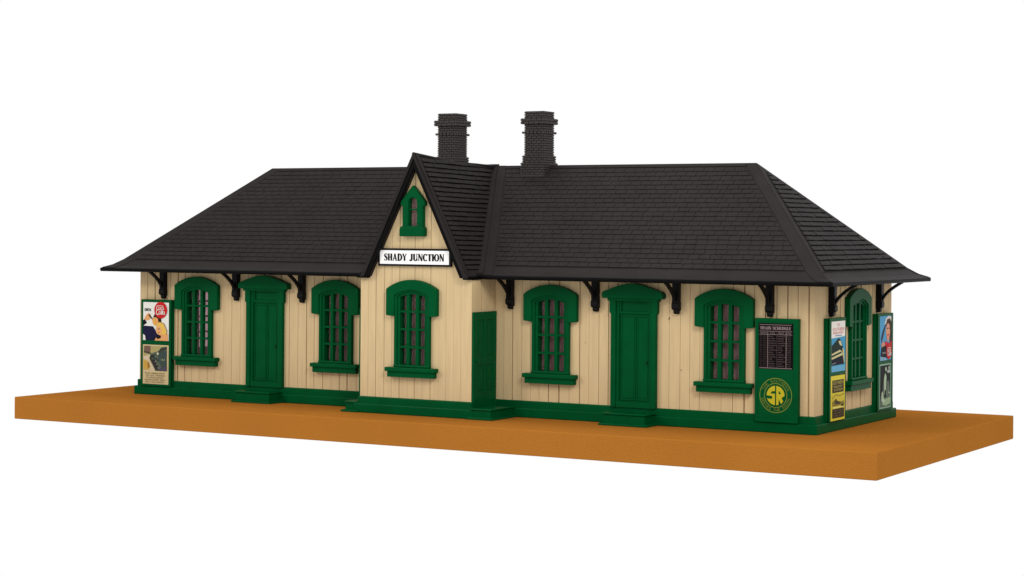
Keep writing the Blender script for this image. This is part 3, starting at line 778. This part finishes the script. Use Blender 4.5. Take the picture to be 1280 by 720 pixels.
for k_ in range(3): a.text(srgb(150, 128, 84), ('GO BY TRAIN', 'FAST SERVICE', 'EVERY DAY')[k_], .51, .215 - .055 * k_, .030, .66)
a.build('poster', e, 'yellow and dark brown railway poster')

# 4: far board on the right end wall
e, b = board((XW, 1.76, 0), PI / 2, .545, 'green notice board farthest from the front corner on the right end wall')
b.plate(rect(-.545, .545, BH0, BH1), [rect(-.42, .43, 1.46, 2.58), rect(-.42, .43, .28, 1.40)], .10, BN + .012, G); b.build('board', e, bevel=.01)
a = Art(.83, 1.09, -.41, 1.475, BN + .004); a.sheet(srgb(84, 160, 204))
a.poly(srgb(218, 214, 206), [(.40, .80), (.52, .94), (.74, 1), (1, .98), (1, .80), (.70, .86)])
a.poly(srgb(74, 50, 44), [(.52, .80), (.62, .92), (.86, .94), (1, .86), (1, .40), (.86, .36), (.80, .70), (.60, .74)])
a.poly(srgb(54, 50, 60), [(.10, .50), (.24, .66), (.44, .80), (.56, .82), (.40, .66), (.24, .48), (.16, .40)])
a.ell(srgb(226, 160, 126), .70, .66, .17, .17); a.poly(srgb(222, 150, 118), [(.56, .56), (.62, .44), (.78, .42), (.84, .56)])
a.line(srgb(60, 36, 34), [(.60, .71), (.70, .72)], .03); a.line(srgb(60, 36, 34), [(.76, .72), (.84, .71)], .03); a.line(srgb(190, 40, 44), [(.64, .57), (.76, .575)], .035)
a.poly(srgb(196, 36, 50), [(.34, .34), (.48, .44), (.64, .40), (.84, .38), (1, .44), (1, .10), (.40, .16)])
a.poly(srgb(210, 150, 130), [(.10, .36), (.24, .44), (.44, .38), (.36, .30), (.14, .28)])
a.poly(srgb(20, 22, 30), [(.06, .10), (.14, .30), (.46, .34), (.60, .26), (.56, .06), (.30, .02), (.08, .04)])
a.poly(srgb(130, 170, 200), [(.0, .0), (.60, .0), (.50, .06), (.0, .10)])
a.text(srgb(200, 196, 190), 'DRINK', .34, .17, .04, .30); a.ell(RED, .76, .19, .23)
cola_script(a, .77, .19, .22)
a.build('poster', e, 'drinks poster of a smiling dark-haired woman in red with a red round emblem')
a = Art(.83, 1.09, -.41, .295, BN + .004); a.sheet(srgb(150, 186, 160)); a.poly(srgb(24, 24, 26), rect(.05, .95, .03, .97))
LG, MG = srgb(176, 196, 168), srgb(100, 120, 106)
a.poly(MG, [(.05, .03), (.95, .03), (.95, .26), (.74, .34), (.14, .30), (.05, .16)])
a.poly(LG, [(.40, .30), (.36, .60), (.42, .74), (.52, .80), (.60, .70), (.58, .46), (.62, .30)])
a.ell(LG, .55, .88, .07, .05); a.ell(srgb(150, 160, 150), .82, .90, .09, .045); a.ell(srgb(170, 180, 172), .78, .82, .16, .035)
a.poly(MG, [(.62, .30), (.64, .60), (.76, .62), (.86, .44), (.90, .28)]); a.poly(srgb(70, 84, 76), [(.22, .28), (.24, .54), (.36, .62), (.38, .30)])
a.poly(LG, [(.12, .18), (.16, .36), (.28, .40), (.34, .24), (.24, .14)]); a.poly(srgb(160, 190, 150), [(.16, .10), (.40, .20), (.90, .24), (.92, .10), (.50, .05)])
a.poly(srgb(18, 18, 20), [(.40, .26), (.46, .42), (.54, .40), (.56, .24)]); a.ell(srgb(200, 214, 192), .30, .18, .10, .05); a.line(LG, [(.70, .36), (.86, .32)], .03)
a.build('poster', e, 'dark grey-green poster of pale shapes on black')

# ------------------------------------------------------------------ light, world, camera
sc = bpy.context.scene
w = bpy.data.worlds.new('World'); sc.world = w; w.use_nodes = True
bg = w.node_tree.nodes['Background']; bg.inputs['Color'].default_value = (1, 1, 1, 1); bg.inputs['Strength'].default_value = 1.0
def area(name, d, dist, size, power, col=(1, 1, 1), target=(0, -1, 2.5)):
    l = bpy.data.lights.new(name, 'AREA'); l.shape = 'DISK'; l.size = size; l.energy = power; l.color = col
    o = bpy.data.objects.new(name, l); C.objects.link(o)
    d = Vector(d).normalized(); o.location = Vector(target) + d * dist
    o.rotation_euler = (-d).to_track_quat('-Z', 'Y').to_euler()
area('area_lamp', (-.35, .05, .93), 24, 9, 1500, (1, .97, .93), (6, -1, 2.5))
area('area_lamp', (-.52, -.78, .40), 46, 6, 4400, (1, .96, .9))
area('area_lamp', (.64, -.58, .50), 40, 10, 5800, (1, .96, .9))  # added fill from the right front, brightens end wall, bay side and board
cam = bpy.data.cameras.new('Camera'); co = bpy.data.objects.new('Camera', cam); C.objects.link(co)
yaw, roll, F_ = .5174, .0073, 2475.29
f = Vector((-math.sin(yaw), math.cos(yaw), 0)); r = Vector((math.cos(yaw), math.sin(yaw), 0)); u = Vector((0, 0, 1))
r2 = r * math.cos(roll) + u * math.sin(roll); u2 = -r * math.sin(roll) + u * math.cos(roll)
mw = Matrix((r2, u2, -f)).transposed().to_4x4(); mw.translation = (26.7569, -44.9333, 4.6129); co.matrix_world = mw
cam.sensor_width = 36; cam.lens = F_ / 1280 * 36; cam.shift_x = -30.14 / 1280; cam.shift_y = -72.06 / 1280
cam.clip_start = .5; cam.clip_end = 500
sc.camera = co
vs_ = sc.view_settings; vs_.view_transform = 'Standard'; vs_.look = 'None'; vs_.exposure = 0; vs_.gamma = 1
